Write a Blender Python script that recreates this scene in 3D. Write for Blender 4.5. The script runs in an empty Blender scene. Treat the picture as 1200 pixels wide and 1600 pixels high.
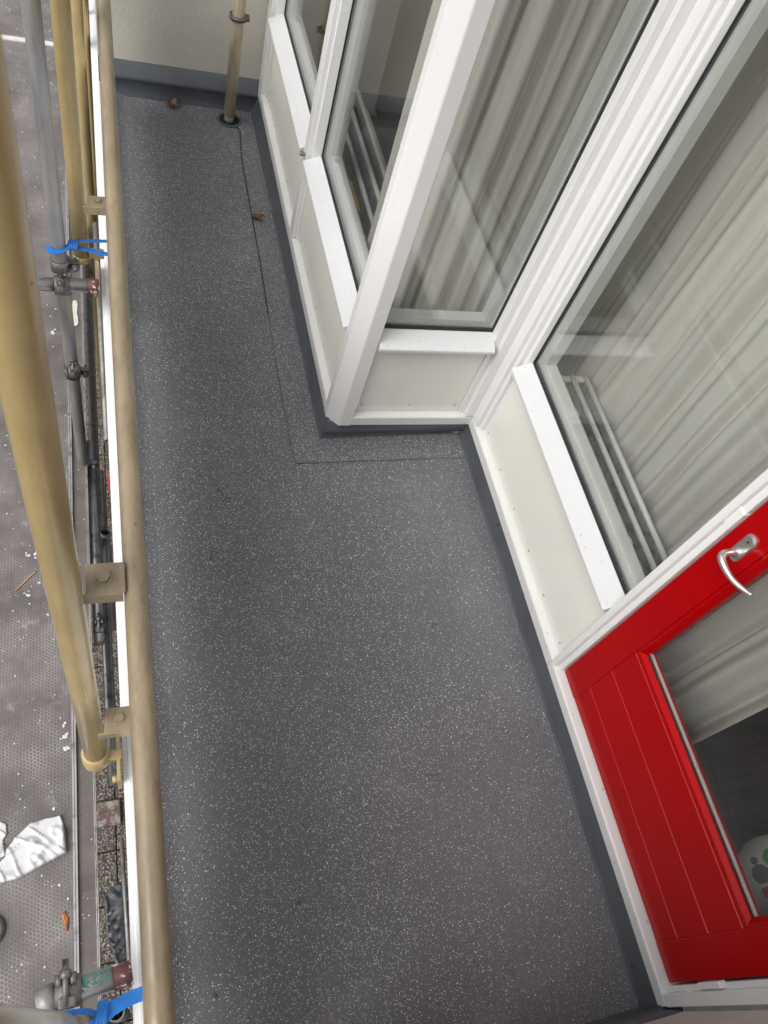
import bpy, bmesh, math, random
from mathutils import Vector, Matrix, noise
random.seed(7)
S = bpy.context.scene
COL = S.collection
R = math.radians

# ------------------------------------------------------------------ camera, sky, sun, exposure
cam_d = bpy.data.cameras.new("camera")
cam = bpy.data.objects.new("camera", cam_d); COL.objects.link(cam); S.camera = cam
Xr = Vector((0.9470, -0.2030, 0.2480)); Dn = Vector((-0.0410, -0.8450, -0.5330))
Xr.normalize(); up = -Dn; up = (up - Xr * up.dot(Xr)).normalized(); bk = Xr.cross(up)
m = Matrix((Xr, up, bk)).transposed().to_4x4(); m.translation = (0, 0, 2.2)
cam.matrix_world = m
cam_d.sensor_fit = 'HORIZONTAL'; cam_d.sensor_width = 36; cam_d.lens = 36 * 1207.7 / 1200
cam_d.clip_start = 0.05; cam_d.clip_end = 2000
cam_d.dof.use_dof = True; cam_d.dof.focus_distance = 2.3; cam_d.dof.aperture_fstop = 9.5

W = bpy.data.worlds.new("World"); S.world = W; W.use_nodes = True
nt = W.node_tree; nt.nodes.clear()
sky = nt.nodes.new('ShaderNodeTexSky'); sky.sky_type = 'NISHITA'; sky.sun_disc = False
SUN_EL, SUN_AZ = R(48), R(-112)      # azimuth measured from +Y towards +X
sky.sun_elevation = SUN_EL; sky.sun_rotation = SUN_AZ
sky.air_density = 1.0; sky.dust_density = 4.0; sky.ozone_density = 1.0
hs = nt.nodes.new('ShaderNodeHueSaturation'); hs.inputs['Saturation'].default_value = 0.22
bg = nt.nodes.new('ShaderNodeBackground'); bg.inputs['Strength'].default_value = 0.12
wo = nt.nodes.new('ShaderNodeOutputWorld')
nt.links.new(sky.outputs[0], hs.inputs['Color']); nt.links.new(hs.outputs[0], bg.inputs[0]); nt.links.new(bg.outputs[0], wo.inputs[0])
sd = bpy.data.lights.new("sun", 'SUN'); sd.energy = 1.0; sd.angle = R(45); sd.color = (1.0, 0.97, 0.93)
sun = bpy.data.objects.new("sun", sd); COL.objects.link(sun)
dv = Vector((math.sin(SUN_AZ) * math.cos(SUN_EL), math.cos(SUN_AZ) * math.cos(SUN_EL), math.sin(SUN_EL)))
sun.rotation_euler = dv.to_track_quat('Z', 'Y').to_euler()
S.view_settings.view_transform = 'Standard'; S.view_settings.look = 'None'
S.view_settings.exposure = 0.58; S.view_settings.gamma = 1.0; S.view_settings.use_curve_mapping = False

# ------------------------------------------------------------------ materials
def newmat(name):
    m = bpy.data.materials.new(name); m.use_nodes = True
    n = m.node_tree; b = n.nodes['Principled BSDF']
    return m, n, b
def ramp(n, fac, stops):
    r = n.nodes.new('ShaderNodeValToRGB'); e = r.color_ramp.elements
    e[0].position, e[0].color = stops[0][0], (*stops[0][1], 1)
    e[1].position, e[1].color = stops[-1][0], (*stops[-1][1], 1)
    for p, c in stops[1:-1]:
        k = e.new(p); k.color = (*c, 1)
    n.links.new(fac, r.inputs[0]); return r.outputs[0]
def texco(n, scale=(1, 1, 1)):
    g = n.nodes.new('ShaderNodeTexCoord'); mp = n.nodes.new('ShaderNodeMapping')
    mp.inputs['Scale'].default_value = scale
    n.links.new(g.outputs['Object'], mp.inputs[0]); return mp.outputs[0]
def noise_t(n, co, scale, detail=4, rough=.55):
    t = n.nodes.new('ShaderNodeTexNoise'); t.inputs['Scale'].default_value = scale
    t.inputs['Detail'].default_value = detail; t.inputs['Roughness'].default_value = rough
    n.links.new(co, t.inputs['Vector']); return t.outputs['Fac']
def voro(n, co, scale, feature='F1', rnd=1):
    t = n.nodes.new('ShaderNodeTexVoronoi'); t.inputs['Scale'].default_value = scale
    t.feature = feature; t.inputs['Randomness'].default_value = rnd
    n.links.new(co, t.inputs['Vector']); return t
def math_(n, op, a, b=None, clamp=False):
    t = n.nodes.new('ShaderNodeMath'); t.operation = op; t.use_clamp = clamp
    for i, v in enumerate((a, b)):
        if v is None: continue
        if isinstance(v, (int, float)): t.inputs[i].default_value = v
        else: n.links.new(v, t.inputs[i])
    return t.outputs[0]
def mix(n, fac, a, b, mode='MIX'):
    t = n.nodes.new('ShaderNodeMix'); t.data_type = 'RGBA'; t.blend_type = mode
    if isinstance(fac, (int, float)): t.inputs[0].default_value = fac
    else: n.links.new(fac, t.inputs[0])
    for i, v in ((6, a), (7, b)):
        if isinstance(v, tuple): t.inputs[i].default_value = (*v, 1)
        else: n.links.new(v, t.inputs[i])
    return t.outputs[2]
def bump(n, b, h, strength=.3, dist=.002):
    t = n.nodes.new('ShaderNodeBump'); t.inputs['Strength'].default_value = strength
    t.inputs['Distance'].default_value = dist
    n.links.new(h, t.inputs['Height']); n.links.new(t.outputs[0], b.inputs['Normal'])

def basic(name, c, rough=.5, vary=.12, scale=8, metal=0.0, bumpd=0.0, bscale=60, dirt=None, dirt_scale=14, dirt_lo=.6, dirt_hi=.75, stretch=(1, 1, 1), spec=.5, rv=1.0):
    m, n, b = newmat(name)
    co = texco(n, stretch)
    f = noise_t(n, co, scale)
    lo = tuple(x * (1 - vary) for x in c); hi = tuple(min(1, x * (1 + vary)) for x in c)
    out = ramp(n, f, [(.3, lo), (.7, hi)])
    if dirt is not None:
        d = noise_t(n, co, dirt_scale, 8, .68)
        k = ramp(n, d, [(dirt_lo, (0, 0, 0)), (dirt_hi, (1, 1, 1))])
        out = mix(n, k, out, dirt)
    n.links.new(out, b.inputs['Base Color'])
    b.inputs['Metallic'].default_value = metal
    b.inputs['Specular IOR Level'].default_value = spec
    rr = n.nodes.new('ShaderNodeMapRange'); rr.inputs['To Min'].default_value = max(0, rough - .08 * rv); rr.inputs['To Max'].default_value = min(1, rough + .1 * rv)
    n.links.new(noise_t(n, co, 23, 3), rr.inputs[0]); n.links.new(rr.outputs[0], b.inputs['Roughness'])
    if bumpd: bump(n, b, noise_t(n, co, bscale, 3), .6, bumpd)
    return m

def speckled(name, base, dens=.62, tint=None):
    m, n, b = newmat(name)
    co = texco(n)
    big = noise_t(n, co, 1.6, 5)
    base_c = ramp(n, big, [(.3, tuple(x * .88 for x in base)), (.7, tuple(x * 1.1 for x in base))])
    def flakes(scale, thr, rad, off):
        mp = n.nodes.new('ShaderNodeMapping'); mp.inputs['Location'].default_value = off
        n.links.new(co, mp.inputs[0])
        v = voro(n, mp.outputs[0], scale)
        sp = n.nodes.new('ShaderNodeSeparateColor'); n.links.new(v.outputs['Color'], sp.inputs[0])
        on = math_(n, 'GREATER_THAN', sp.outputs[0], thr)
        rr = math_(n, 'MULTIPLY', math_(n, 'ADD', math_(n, 'MULTIPLY', sp.outputs[1], .75), .25), rad)
        ins = math_(n, 'LESS_THAN', v.outputs['Distance'], rr)
        return math_(n, 'MULTIPLY', on, ins), sp.outputs[2]
    w1, r1 = flakes(280, dens, .39, (0, 0, 0))
    w2, r2 = flakes(150, .80, .32, (3.1, 1.7, 0))
    k1, r3 = flakes(170, .82, .32, (7.7, 4.2, 0))
    c = mix(n, k1, base_c, (.012, .012, .014))
    wc = ramp(n, r1, [(0, (.24, .25, .265)), (1, (.88, .90, .93))])
    c = mix(n, w1, c, wc)
    c = mix(n, w2, c, (.66, .67, .70))
    # faint worn grime
    g = noise_t(n, co, 5.5, 7, .7)
    c = mix(n, ramp(n, g, [(.52, (0, 0, 0)), (.80, (.4, .4, .4))]), c, (.12, .115, .10))
    c = mix(n, ramp(n, noise_t(n, co, 3.3, 9, .72), [(.55, (0, 0, 0)), (.72, (.28, .28, .28))]), c, (.30, .295, .28))
    n.links.new(c, b.inputs['Base Color'])
    n.links.new(ramp(n, noise_t(n, co, 2.6, 8, .65), [(.35, (.26,) * 3), (.65, (.46,) * 3)]), b.inputs['Roughness'])
    b.inputs['Specular IOR Level'].default_value = .55
    h = math_(n, 'ADD', math_(n, 'MULTIPLY', w1, .5), noise_t(n, co, 35, 3))
    bump(n, b, h, .35, .0012)
    return m

def wet_white(name, c=(.66, .67, .68), drops=True):
    m, n, b = newmat(name); co = texco(n)
    out = ramp(n, noise_t(n, co, 3.5, 5), [(.3, tuple(x * .95 for x in c)), (.7, c)])
    h = noise_t(n, co, 22, 3)
    if drops:
        v = voro(n, co, 75); sp = n.nodes.new('ShaderNodeSeparateColor'); n.links.new(v.outputs['Color'], sp.inputs[0])
        on = math_(n, 'GREATER_THAN', sp.outputs[0], .72)
        rr = math_(n, 'MULTIPLY', sp.outputs[1], .24)
        ins = math_(n, 'MULTIPLY', math_(n, 'LESS_THAN', v.outputs['Distance'], rr), on)
        out = mix(n, math_(n, 'MULTIPLY', ins, .75), out, (.34, .34, .33))
        v2 = voro(n, co, 24); s2 = n.nodes.new('ShaderNodeSeparateColor'); n.links.new(v2.outputs['Color'], s2.inputs[0])
        r2 = math_(n, 'MULTIPLY', math_(n, 'GREATER_THAN', s2.outputs[0], .80), .13)
        dome = math_(n, 'SUBTRACT', r2, v2.outputs['Distance'], True)
        h = math_(n, 'ADD', math_(n, 'MULTIPLY', h, .15), math_(n, 'MULTIPLY', dome, 14))
        bump(n, b, h, .6, .0015)
    else:
        bump(n, b, h, .25, .0012)
    n.links.new(out, b.inputs['Base Color']); b.inputs['Roughness'].default_value = .33
    return m

def glassmat(name, tint=(.965, .975, .965), boost=.045):
    m, n, b = newmat(name); n.nodes.remove(b)
    tr = n.nodes.new('ShaderNodeBsdfTransparent'); tr.inputs[0].default_value = (*tint, 1)
    gl = n.nodes.new('ShaderNodeBsdfGlossy'); gl.inputs['Roughness'].default_value = .015
    fr = n.nodes.new('ShaderNodeFresnel'); ge = n.nodes.new('ShaderNodeNewGeometry'); n.links.new(math_(n, 'SUBTRACT', 1.5, math_(n, 'MULTIPLY', ge.outputs['Backfacing'], .8333)), fr.inputs[0])
    f = math_(n, 'ADD', math_(n, 'MULTIPLY', fr.outputs[0], 1.0), boost, True)
    mx = n.nodes.new('ShaderNodeMixShader'); n.links.new(f, mx.inputs[0])
    n.links.new(tr.outputs[0], mx.inputs[1]); n.links.new(gl.outputs[0], mx.inputs[2])
    n.links.new(mx.outputs[0], n.nodes['Material Output'].inputs[0])
    return m

def clothmat(name, c, transl=.4, scale=(60, 60, 4)):
    m, n, b = newmat(name); n.nodes.remove(b); co = texco(n, scale)
    col = ramp(n, noise_t(n, co, 3, 6, .7), [(.25, tuple(x * .93 for x in c)), (.75, tuple(min(1, x * 1.05) for x in c))])
    d = n.nodes.new('ShaderNodeBsdfDiffuse'); t = n.nodes.new('ShaderNodeBsdfTranslucent')
    n.links.new(col, d.inputs[0]); n.links.new(col, t.inputs[0])
    mx = n.nodes.new('ShaderNodeMixShader'); mx.inputs[0].default_value = transl
    n.links.new(d.outputs[0], mx.inputs[1]); n.links.new(t.outputs[0], mx.inputs[2])
    n.links.new(mx.outputs[0], n.nodes['Material Output'].inputs[0])
    return m

def hexdeck(name, c, line):
    m, n, b = newmat(name); co = texco(n)
    sp = n.nodes.new('ShaderNodeSeparateXYZ'); n.links.new(co, sp.inputs[0])
    k = 2 * math.pi / .0118
    nz = n.nodes.new('ShaderNodeTexNoise'); nz.inputs['Scale'].default_value = 16; n.links.new(co, nz.inputs['Vector'])
    vm = n.nodes.new('ShaderNodeVectorMath'); vm.operation = 'MULTIPLY_ADD'; vm.inputs[1].default_value = (.012, .012, 0)
    n.links.new(nz.outputs['Color'], vm.inputs[0]); n.links.new(co, vm.inputs[2]); n.links.new(vm.outputs[0], sp.inputs[0])
    tot = None
    for a in (0, 120, 240):
        ph = math_(n, 'ADD', math_(n, 'MULTIPLY', sp.outputs[0], k * math.cos(R(a))), math_(n, 'MULTIPLY', sp.outputs[1], k * math.sin(R(a))))
        cs = math_(n, 'COSINE', ph); tot = cs if tot is None else math_(n, 'ADD', tot, cs)
    lines = ramp(n, math_(n, 'MULTIPLY', math_(n, 'ADD', tot, 1.5), .222), [(.10, (1, 1, 1)), (.26, (0, 0, 0))])
    wear = ramp(n, noise_t(n, co, 4.5, 6, .65), [(.44, (.03, .03, .03)), (.66, (.9, .9, .9))])
    blot = noise_t(n, co, 2.2, 7, .66)
    base = ramp(n, blot, [(.3, tuple(x * .62 for x in c)), (.5, c), (.72, tuple(x * 1.45 for x in c))])
    out = mix(n, mix(n, 1.0, lines, wear, 'MULTIPLY'), base, line)
    v = voro(n, co, 30); s = n.nodes.new('ShaderNodeSeparateColor'); n.links.new(v.outputs['Color'], s.inputs[0])
    spot = math_(n, 'MULTIPLY', math_(n, 'GREATER_THAN', s.outputs[0], .80), math_(n, 'LESS_THAN', v.outputs['Distance'], math_(n, 'MULTIPLY', s.outputs[1], .16)))
    out = mix(n, spot, out, (.60, .60, .58))
    sm = ramp(n, noise_t(n, co, 7, 10, .78), [(.57, (0, 0, 0)), (.72, (.75, .75, .75))])
    out = mix(n, sm, out, (.42, .41, .40))
    n.links.new(out, b.inputs['Base Color']); b.inputs['Roughness'].default_value = .6
    bump(n, b, math_(n, 'ADD', tot, noise_t(n, co, 50)), .15, .001)
    return m

def gravelmat(name):
    m, n, b = newmat(name); co = texco(n)
    v = voro(n, co, 95)
    col = ramp(n, noise_t(n, co, 55, 3), [(.3, (.07, .055, .045)), (.5, (.16, .13, .10)), (.7, (.42, .38, .32))])
    sp = n.nodes.new('ShaderNodeSeparateColor'); n.links.new(v.outputs['Color'], sp.inputs[0])
    c2 = ramp(n, sp.outputs[0], [(0, (.16, .13, .10)), (.5, (.34, .29, .235)), (.85, (.52, .47, .40)), (1, (.72, .69, .64))])
    out = mix(n, ramp(n, v.outputs['Distance'], [(.25, (0, 0, 0)), (.6, (1, 1, 1))]), c2, (.035, .03, .025))
    out = mix(n, .25, out, col)
    n.links.new(out, b.inputs['Base Color']); b.inputs['Roughness'].default_value = .85
    inv = math_(n, 'SUBTRACT', 1, v.outputs['Distance']); bump(n, b, inv, .8, .006)
    return m

def tubepaint(name, c, dirt, lo=.55, hi=.72, rough=.33, st=(34, 3.0, 34)):
    # old enamel: long streaks of grime along the tube, small chips
    m, n, b = newmat(name); co = texco(n, st); co2 = texco(n)
    base = ramp(n, noise_t(n, co2, 5, 5), [(.3, tuple(x * .84 for x in c)), (.7, tuple(x * 1.12 for x in c))])
    stk = ramp(n, noise_t(n, co, 1.6, 7, .75), [(lo, (0, 0, 0)), (hi, (.75, .75, .75))])
    out = mix(n, stk, base, dirt)
    v = voro(n, co2, 26); s = n.nodes.new('ShaderNodeSeparateColor'); n.links.new(v.outputs['Color'], s.inputs[0])
    chip = math_(n, 'MULTIPLY', math_(n, 'GREATER_THAN', s.outputs[0], .80), math_(n, 'LESS_THAN', v.outputs['Distance'], math_(n, 'MULTIPLY', s.outputs[1], .10)))
    out = mix(n, chip, out, (.09, .06, .04))
    n.links.new(out, b.inputs['Base Color'])
    rr = n.nodes.new('ShaderNodeMapRange'); rr.inputs['To Min'].default_value = rough - .06; rr.inputs['To Max'].default_value = rough + .22
    n.links.new(noise_t(n, co2, 9, 4), rr.inputs[0]); n.links.new(rr.outputs[0], b.inputs['Roughness'])
    b.inputs['Coat Weight'].default_value = .5; b.inputs['Coat Roughness'].default_value = .12
    bump(n, b, noise_t(n, co2, 30, 4), .3, .0010)
    return m

M = {}
M['floor'] = speckled('speckled_grey_coating', (.134, .137, .149), .32)
M['border'] = speckled('speckled_grey_border', (.128, .136, .145), .32)
M['membrane'] = basic('grey_membrane', (.088, .097, .110), .30, .15, 6, bumpd=.0008, bscale=14, dirt=(.16, .165, .17), dirt_scale=30, dirt_lo=.64, dirt_hi=.72)
M['white'] = basic('white_gloss_paint', (.80, .80, .795), .27, .015, 4, dirt=(.62, .61, .59), dirt_scale=90, dirt_lo=.70, dirt_hi=.78, rv=.1)
M['sill'] = wet_white('wet_white_sill')
M['ledge'] = wet_white('wet_white_ledge', (.74, .74, .735))
M['cream'] = basic('cream_panel_paint', (.80, .785, .725), .38, .035, 3, bumpd=.0004, bscale=80)
M['wall'] = basic('cream_render', (.58, .56, .50), .8, .06, 5, bumpd=.0025, bscale=70, dirt=(.33, .30, .26), dirt_scale=22, dirt_lo=.66, dirt_hi=.75)
M['red'] = basic('red_gloss_paint', (.40, .0, .001), .17, .06, 3, bumpd=.0004, bscale=25, spec=.22)
M['redgroove'] = basic('red_pale_groove', (.60, .07, .06), .35, .1, 20)
M['railtan'] = tubepaint('tan_rail_paint', (.29, .23, .145), (.14, .108, .068), .46, .72, .27, (26, 7, 26))
M['postyellow'] = tubepaint('yellow_post_paint', (.46, .35, .165), (.33, .235, .10), .46, .76, .30, (14, 14, 3))
M['postyellow'].node_tree.nodes
M['pipe'] = tubepaint('stained_cream_pipe', (.60, .53, .39), (.40, .25, .10), .46, .62, .4, (26, 26, 3.5))
M['sleeve'] = tubepaint('dirty_grey_yellow_tube', (.33, .31, .25), (.20, .17, .12), .42, .66, .34, (20, 20, 3))
M['galv'] = basic('galvanised_steel', (.36, .36, .37), .38, .25, 18, metal=.75, bumpd=.001, dirt=(.15, .13, .11), dirt_scale=12, dirt_lo=.55, dirt_hi=.7)
M['galvmat'] = basic('weathered_galvanised', (.27, .27, .275), .5, .3, 14, metal=.45, bumpd=.0015, dirt=(.33, .295, .235), dirt_scale=9, dirt_lo=.5, dirt_hi=.60, stretch=(2, 2, .35))
M['coupler'] = basic('coupler_steel', (.19, .185, .18), .5, .35, 30, metal=.6, bumpd=.002, dirt=(.07, .06, .055), dirt_scale=30, dirt_lo=.48, dirt_hi=.62)
M['dark'] = basic('dark_gasket', (.018, .019, .022), .5, .2, 20)
M['black'] = basic('dark_hole', (.008, .008, .008), .8, .2, 20)
M['glass'] = glassmat('window_glass')
M['alu'] = basic('dull_aluminium', (.50, .49, .48), .42, .15, 12, metal=.6, dirt=(.20, .18, .165), dirt_scale=20, dirt_lo=.52, dirt_hi=.66)
M['plank2'] = basic('grey_dirty_plank', (.145, .128, .118), .7, .25, 7, bumpd=.002, dirt=(.34, .33, .31), dirt_scale=60, dirt_lo=.64, dirt_hi=.70)
M['hex'] = hexdeck('hex_film_deck', (.152, .134, .130), (.33, .32, .315))
M['gravel'] = gravelmat('washed_gravel_tile')
M['soil'] = basic('dark_soil', (.05, .043, .035), .9, .4, 30, bumpd=.01, bscale=40)
M['blue'] = basic('blue_webbing', (.012, .15, .50), .5, .22, 30, bumpd=.0012, bscale=400, spec=.4)
M['redpaint'] = basic('red_brown_paint', (.13, .045, .045), .6, .35, 40, dirt=(.70, .70, .68), dirt_scale=24, dirt_lo=.52, dirt_hi=.55)
M['greenpaint'] = basic('green_paint', (.05, .15, .105), .55, .3, 40)
M['redspot'] = basic('red_spot_paint', (.42, .015, .02), .4, .2, 30)
M['whitecloth'] = clothmat('white_cotton', (.78, .78, .79), .12, (20, 20, 20))
M['bag'] = basic('dark_grey_plastic', (.085, .088, .098), .36, .25, 12, bumpd=.004, bscale=25)
M['wood'] = basic('raw_wood', (.42, .26, .13), .7, .2, 30)
M['leaf'] = basic('dry_leaf', (.15, .10, .065), .7, .35, 50)
M['leafo'] = basic('orange_leaf', (.45, .17, .06), .6, .3, 40)
M['sheer'] = clothmat('sheer_curtain', (.84, .82, .775), .40, (70, 70, 9))
M['radiator'] = basic('radiator_enamel', (.62, .63, .61), .35, .05, 10)
M['radshade'] = basic('radiator_fin_shaded_dusty', (.30, .315, .31), .6, .15, 16, dirt=(.16, .16, .155), dirt_scale=30, dirt_lo=.5, dirt_hi=.62)  # darker copy of the radiator enamel: shade painted in, with patchy dust on top
M['roomwall'] = basic('room_wall', (.42, .41, .38), .8, .05, 4)
M['roomfloor'] = basic('dark_room_floor', (.055, .045, .042), .5, .25, 5, stretch=(1, 9, 1))
M['ball'] = basic('ball_white', (.55, .57, .52), .45, .08, 10)
M['ballgrey'] = basic('ball_grey', (.12, .135, .15), .5, .1, 10)
M['ballgreen'] = basic('ball_green', (.06, .36, .12), .5, .1, 10)
M['ballpink'] = basic('ball_pink', (.45, .06, .13), .5, .1, 10)
M['handle'] = basic('brushed_aluminium', (.62, .60, .59), .3, .1, 30, metal=.85, dirt=(.30, .27, .26), dirt_scale=40, dirt_lo=.55, dirt_hi=.7)
M['hoop'] = basic('dark_rubber', (.03, .032, .036), .55, .2, 20)
M['greybasin'] = basic('grey_felt', (.10, .105, .105), .8, .2, 20)
M['yellow'] = basic('yellow_plastic', (.65, .43, .03), .45, .08, 20)
M['flake'] = basic('white_paint_chip', (.66, .66, .64), .6, .12, 40)
M['brownrust'] = basic('rusty_cover', (.17, .115, .09), .75, .3, 18, dirt=(.36, .35, .35), dirt_scale=26, dirt_lo=.5, dirt_hi=.6)
M['grass'] = basic('dry_moss', (.10, .085, .03), .9, .5, 50)
M['lip'] = basic('dirty_mortar', (.27, .24, .21), .85, .25, 30, bumpd=.003)

# ------------------------------------------------------------------ mesh helpers
def bm_box(bm, x0, x1, y0, y1, z0, z1, bev=0.0, seg=1):
    vs = [bm.verts.new((x, y, z)) for x in (x0, x1) for y in (y0, y1) for z in (z0, z1)]
    idx = ((0, 1, 3, 2), (4, 6, 7, 5), (0, 4, 5, 1), (2, 3, 7, 6), (0, 2, 6, 4), (1, 5, 7, 3))
    fs = [bm.faces.new([vs[i] for i in f]) for f in idx]
    if bev:
        es = list({e for f in fs for e in f.edges})
        bmesh.ops.bevel(bm, geom=es, offset=bev, segments=seg, affect='EDGES', profile=.7)
    return vs
def box(x0, x1, y0, y1, z0, z1, bev=0.0, seg=1):
    bm = bmesh.new(); bm_box(bm, x0, x1, y0, y1, z0, z1, bev, seg); return bm
def bm_poly(bm, pts, ax, a0, a1, bev=0.0):
    """extrude polygon pts (2D) along axis ax from a0 to a1. pts order: other two axes in xyz order"""
    def P(p, a):
        q = list(p); q.insert(ax, a); return q
    A = [bm.verts.new(P(p, a0)) for p in pts]; B = [bm.verts.new(P(p, a1)) for p in pts]
    fs = [bm.faces.new(A), bm.faces.new(list(reversed(B)))]
    n = len(pts)
    for i in range(n):
        fs.append(bm.faces.new((A[i], B[i], B[(i + 1) % n], A[(i + 1) % n])))
    bmesh.ops.recalc_face_normals(bm, faces=fs)
    if bev:
        es = list({e for f in fs for e in f.edges})
        bmesh.ops.bevel(bm, geom=es, offset=bev, segments=1, affect='EDGES')
def poly(pts, ax, a0, a1, bev=0.0):
    bm = bmesh.new(); bm_poly(bm, pts, ax, a0, a1, bev); return bm
def bm_tube(bm, pts, r, seg=24, cap=True, wob=0.0, r_end=None):
    pts = [Vector(p) for p in pts]; rings = []
    for i, p in enumerate(pts):
        d = (pts[min(i + 1, len(pts) - 1)] - pts[max(i - 1, 0)]).normalized()
        a = Vector((0, 0, 1)) if abs(d.z) < .9 else Vector((0, 1, 0))
        u = d.cross(a).normalized(); v = d.cross(u)
        rr = r if not isinstance(r, (list, tuple)) else r[i]
        rings.append([bm.verts.new(p + (u * math.cos(t) + v * math.sin(t)) * rr) for t in [2 * math.pi * k / seg for k in range(seg)]])
    for A, B in zip(rings, rings[1:]):
        for k in range(seg):
            f = bm.faces.new((A[k], A[(k + 1) % seg], B[(k + 1) % seg], B[k])); f.smooth = True
    if cap:
        bm.faces.new(rings[0]); bm.faces.new(list(reversed(rings[-1])))
    return rings
def tube(pts, r, seg=24, cap=True):
    bm = bmesh.new(); bm_tube(bm, pts, r, seg, cap); return bm
def bm_hollow(bm, a, b, ro, ri, seg=24):
    a = Vector(a); b = Vector(b); d = (b - a).normalized(); q = Vector((0, 0, 1)) if abs(d.z) < .9 else Vector((0, 1, 0))
    u = d.cross(q).normalized(); v = d.cross(u)
    def ring(p, r): return [bm.verts.new(p + (u * math.cos(2 * math.pi * k / seg) + v * math.sin(2 * math.pi * k / seg)) * r) for k in range(seg)]
    O0, O1, I0, I1 = ring(a, ro), ring(b, ro), ring(a, ri), ring(b, ri)
    for k in range(seg):
        j = (k + 1) % seg
        for f in ((O0[k], O0[j], O1[j], O1[k]), (I0[k], I1[k], I1[j], I0[j]), (O1[k], O1[j], I1[j], I1[k]), (O0[k], I0[k], I0[j], O0[j])):
            g = bm.faces.new(f); g.smooth = f[0] in O0 and f[2] in O1 or f[0] in I0 and f[2] in I1
def rod(a, b, r, seg=12):
    return tube([a, b], r, seg)

def tag(o, label=None, cat=None, group=None, kind=None):
    if label: o['label'] = label
    if cat: o['category'] = cat
    if group: o['group'] = group
    if kind: o['kind'] = kind
    return o
def wloc(o):
    v = Vector((0, 0, 0))
    while o: v += o.location; o = o.parent
    return v
def obj(name, bm, mat, parent=None, loc=None, smooth=False, kind=None, label=None):
    """world-space bmesh -> object; mesh stored relative to parent (or to loc)"""
    bmesh.ops.recalc_face_normals(bm, faces=bm.faces)
    base = wloc(parent) if parent else Vector(loc or (0, 0, 0))
    for v in bm.verts: v.co -= base
    me = bpy.data.meshes.new(name)
    if smooth:
        for f in bm.faces: f.smooth = True
    bm.to_mesh(me); bm.free()
    for mm in (mat if isinstance(mat, (list, tuple)) else [mat]): me.materials.append(M[mm] if isinstance(mm, str) else mm)
    o = bpy.data.objects.new(name, me); COL.objects.link(o)
    if parent: o.parent = parent
    else: o.location = base
    if kind: o['kind'] = kind
    if label: o['label'] = label
    return o
def thing(name, label, cat, loc=(0, 0, 0), group=None):
    o = bpy.data.objects.new(name, None); COL.objects.link(o); o.location = loc
    o.empty_display_size = .1
    return tag(o, label, cat, group)
def struct(name, bm, mat, smooth=False): return obj(name, bm, mat, kind='structure', smooth=smooth)

# ------------------------------------------------------------------ setting: ground, pavement, balcony slab, floor
bm = bmesh.new(); bmesh.ops.create_grid(bm, x_segments=1, y_segments=1, size=600)
for v in bm.verts: v.co.z = -2.75
struct('ground', bm, 'soil')
pave = struct('pavement', box(-1.6, .6, -1.0, 9.0, -2.745, -2.73), 'soil')
tm = None
y = -.9
for i in range(30):
    y0 = -.80 + i * .275
    for xx in (-.42, -.12):
        b2 = bmesh.new(); bm_box(b2, xx + .002, xx + .297, y0 + .003, y0 + .271, -2.729, -2.70 + random.uniform(-.003, .003), .004)
        if i == 6 and xx == -.12: pass
        obj('paving_tile', b2, 'gravel', pave)

struct('balcony_slab', box(-.03, 1.30, -.30, 3.95, -.22, -.006), 'wall')
# floor sheet, gently turned up at its outer edge
bm = bmesh.new()
prof = [(-.005, .060), (.020, .046), (.045, .030), (.068, .016), (.088, .006), (.11, .001), (.14, 0), (.40, -.001), (.80, 0), (1.27, .001)]
ys = [-.26 + i * .1 for i in range(41)]
g = [[bm.verts.new((x - .006 * yy if x < .13 else x, yy, z + .0012 * noise.noise(Vector((x * 3, yy * 3, 0))))) for x, z in prof] for yy in ys]
for a, b_ in zip(g, g[1:]):
    for k in range(len(prof) - 1):
        f = bm.faces.new((a[k], a[k + 1], b_[k + 1], b_[k])); f.smooth = True
struct('balcony_floor', bm, 'floor')
# overlap strip round the bay: a second layer of coating 3 mm thick
bm = bmesh.new()
bm_poly(bm, [(.583, 1.562), (1.24, 1.572), (1.24, 1.71), (.70, 1.70), (.70, 3.70), (.545, 3.70), (.60, 3.52), (.583, 3.3), (.583, 2.6), (.573, 2.06), (.575, 1.64)], 2, .0005, .0026)
struct('floor_border_strip', bm, 'border')
bm = bmesh.new()
seam = [(.547, 3.69), (.556, 3.64), (.60, 3.52), (.584, 3.3), (.5835, 2.6), (.578, 2.3)]
for a, b_ in zip(seam, seam[1:]):
    a = Vector(a); b_ = Vector(b_); nrm = Vector((-(b_ - a).y, (b_ - a).x)).normalized() * .0022
    c = [bm.verts.new((*(p), .0034)) for p in (a - nrm, b_ - nrm, b_ + nrm, a + nrm)]
    bm.faces.new(c)
struct('floor_seam', bm, 'dark')
bm = bmesh.new(); seam = [(.578, 2.3), (.574, 2.0), (.575, 1.62), (.583, 1.562), (.80, 1.566), (1.24, 1.573)]
for a, b_ in zip(seam, seam[1:]):
    a = Vector(a); b_ = Vector(b_); nrm = Vector((-(b_ - a).y, (b_ - a).x)).normalized() * .0009
    bm.faces.new([bm.verts.new((*(p), .0036)) for p in (a - nrm, b_ - nrm, b_ + nrm, a + nrm)])
struct('floor_seam', bm, 'membrane')
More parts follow.
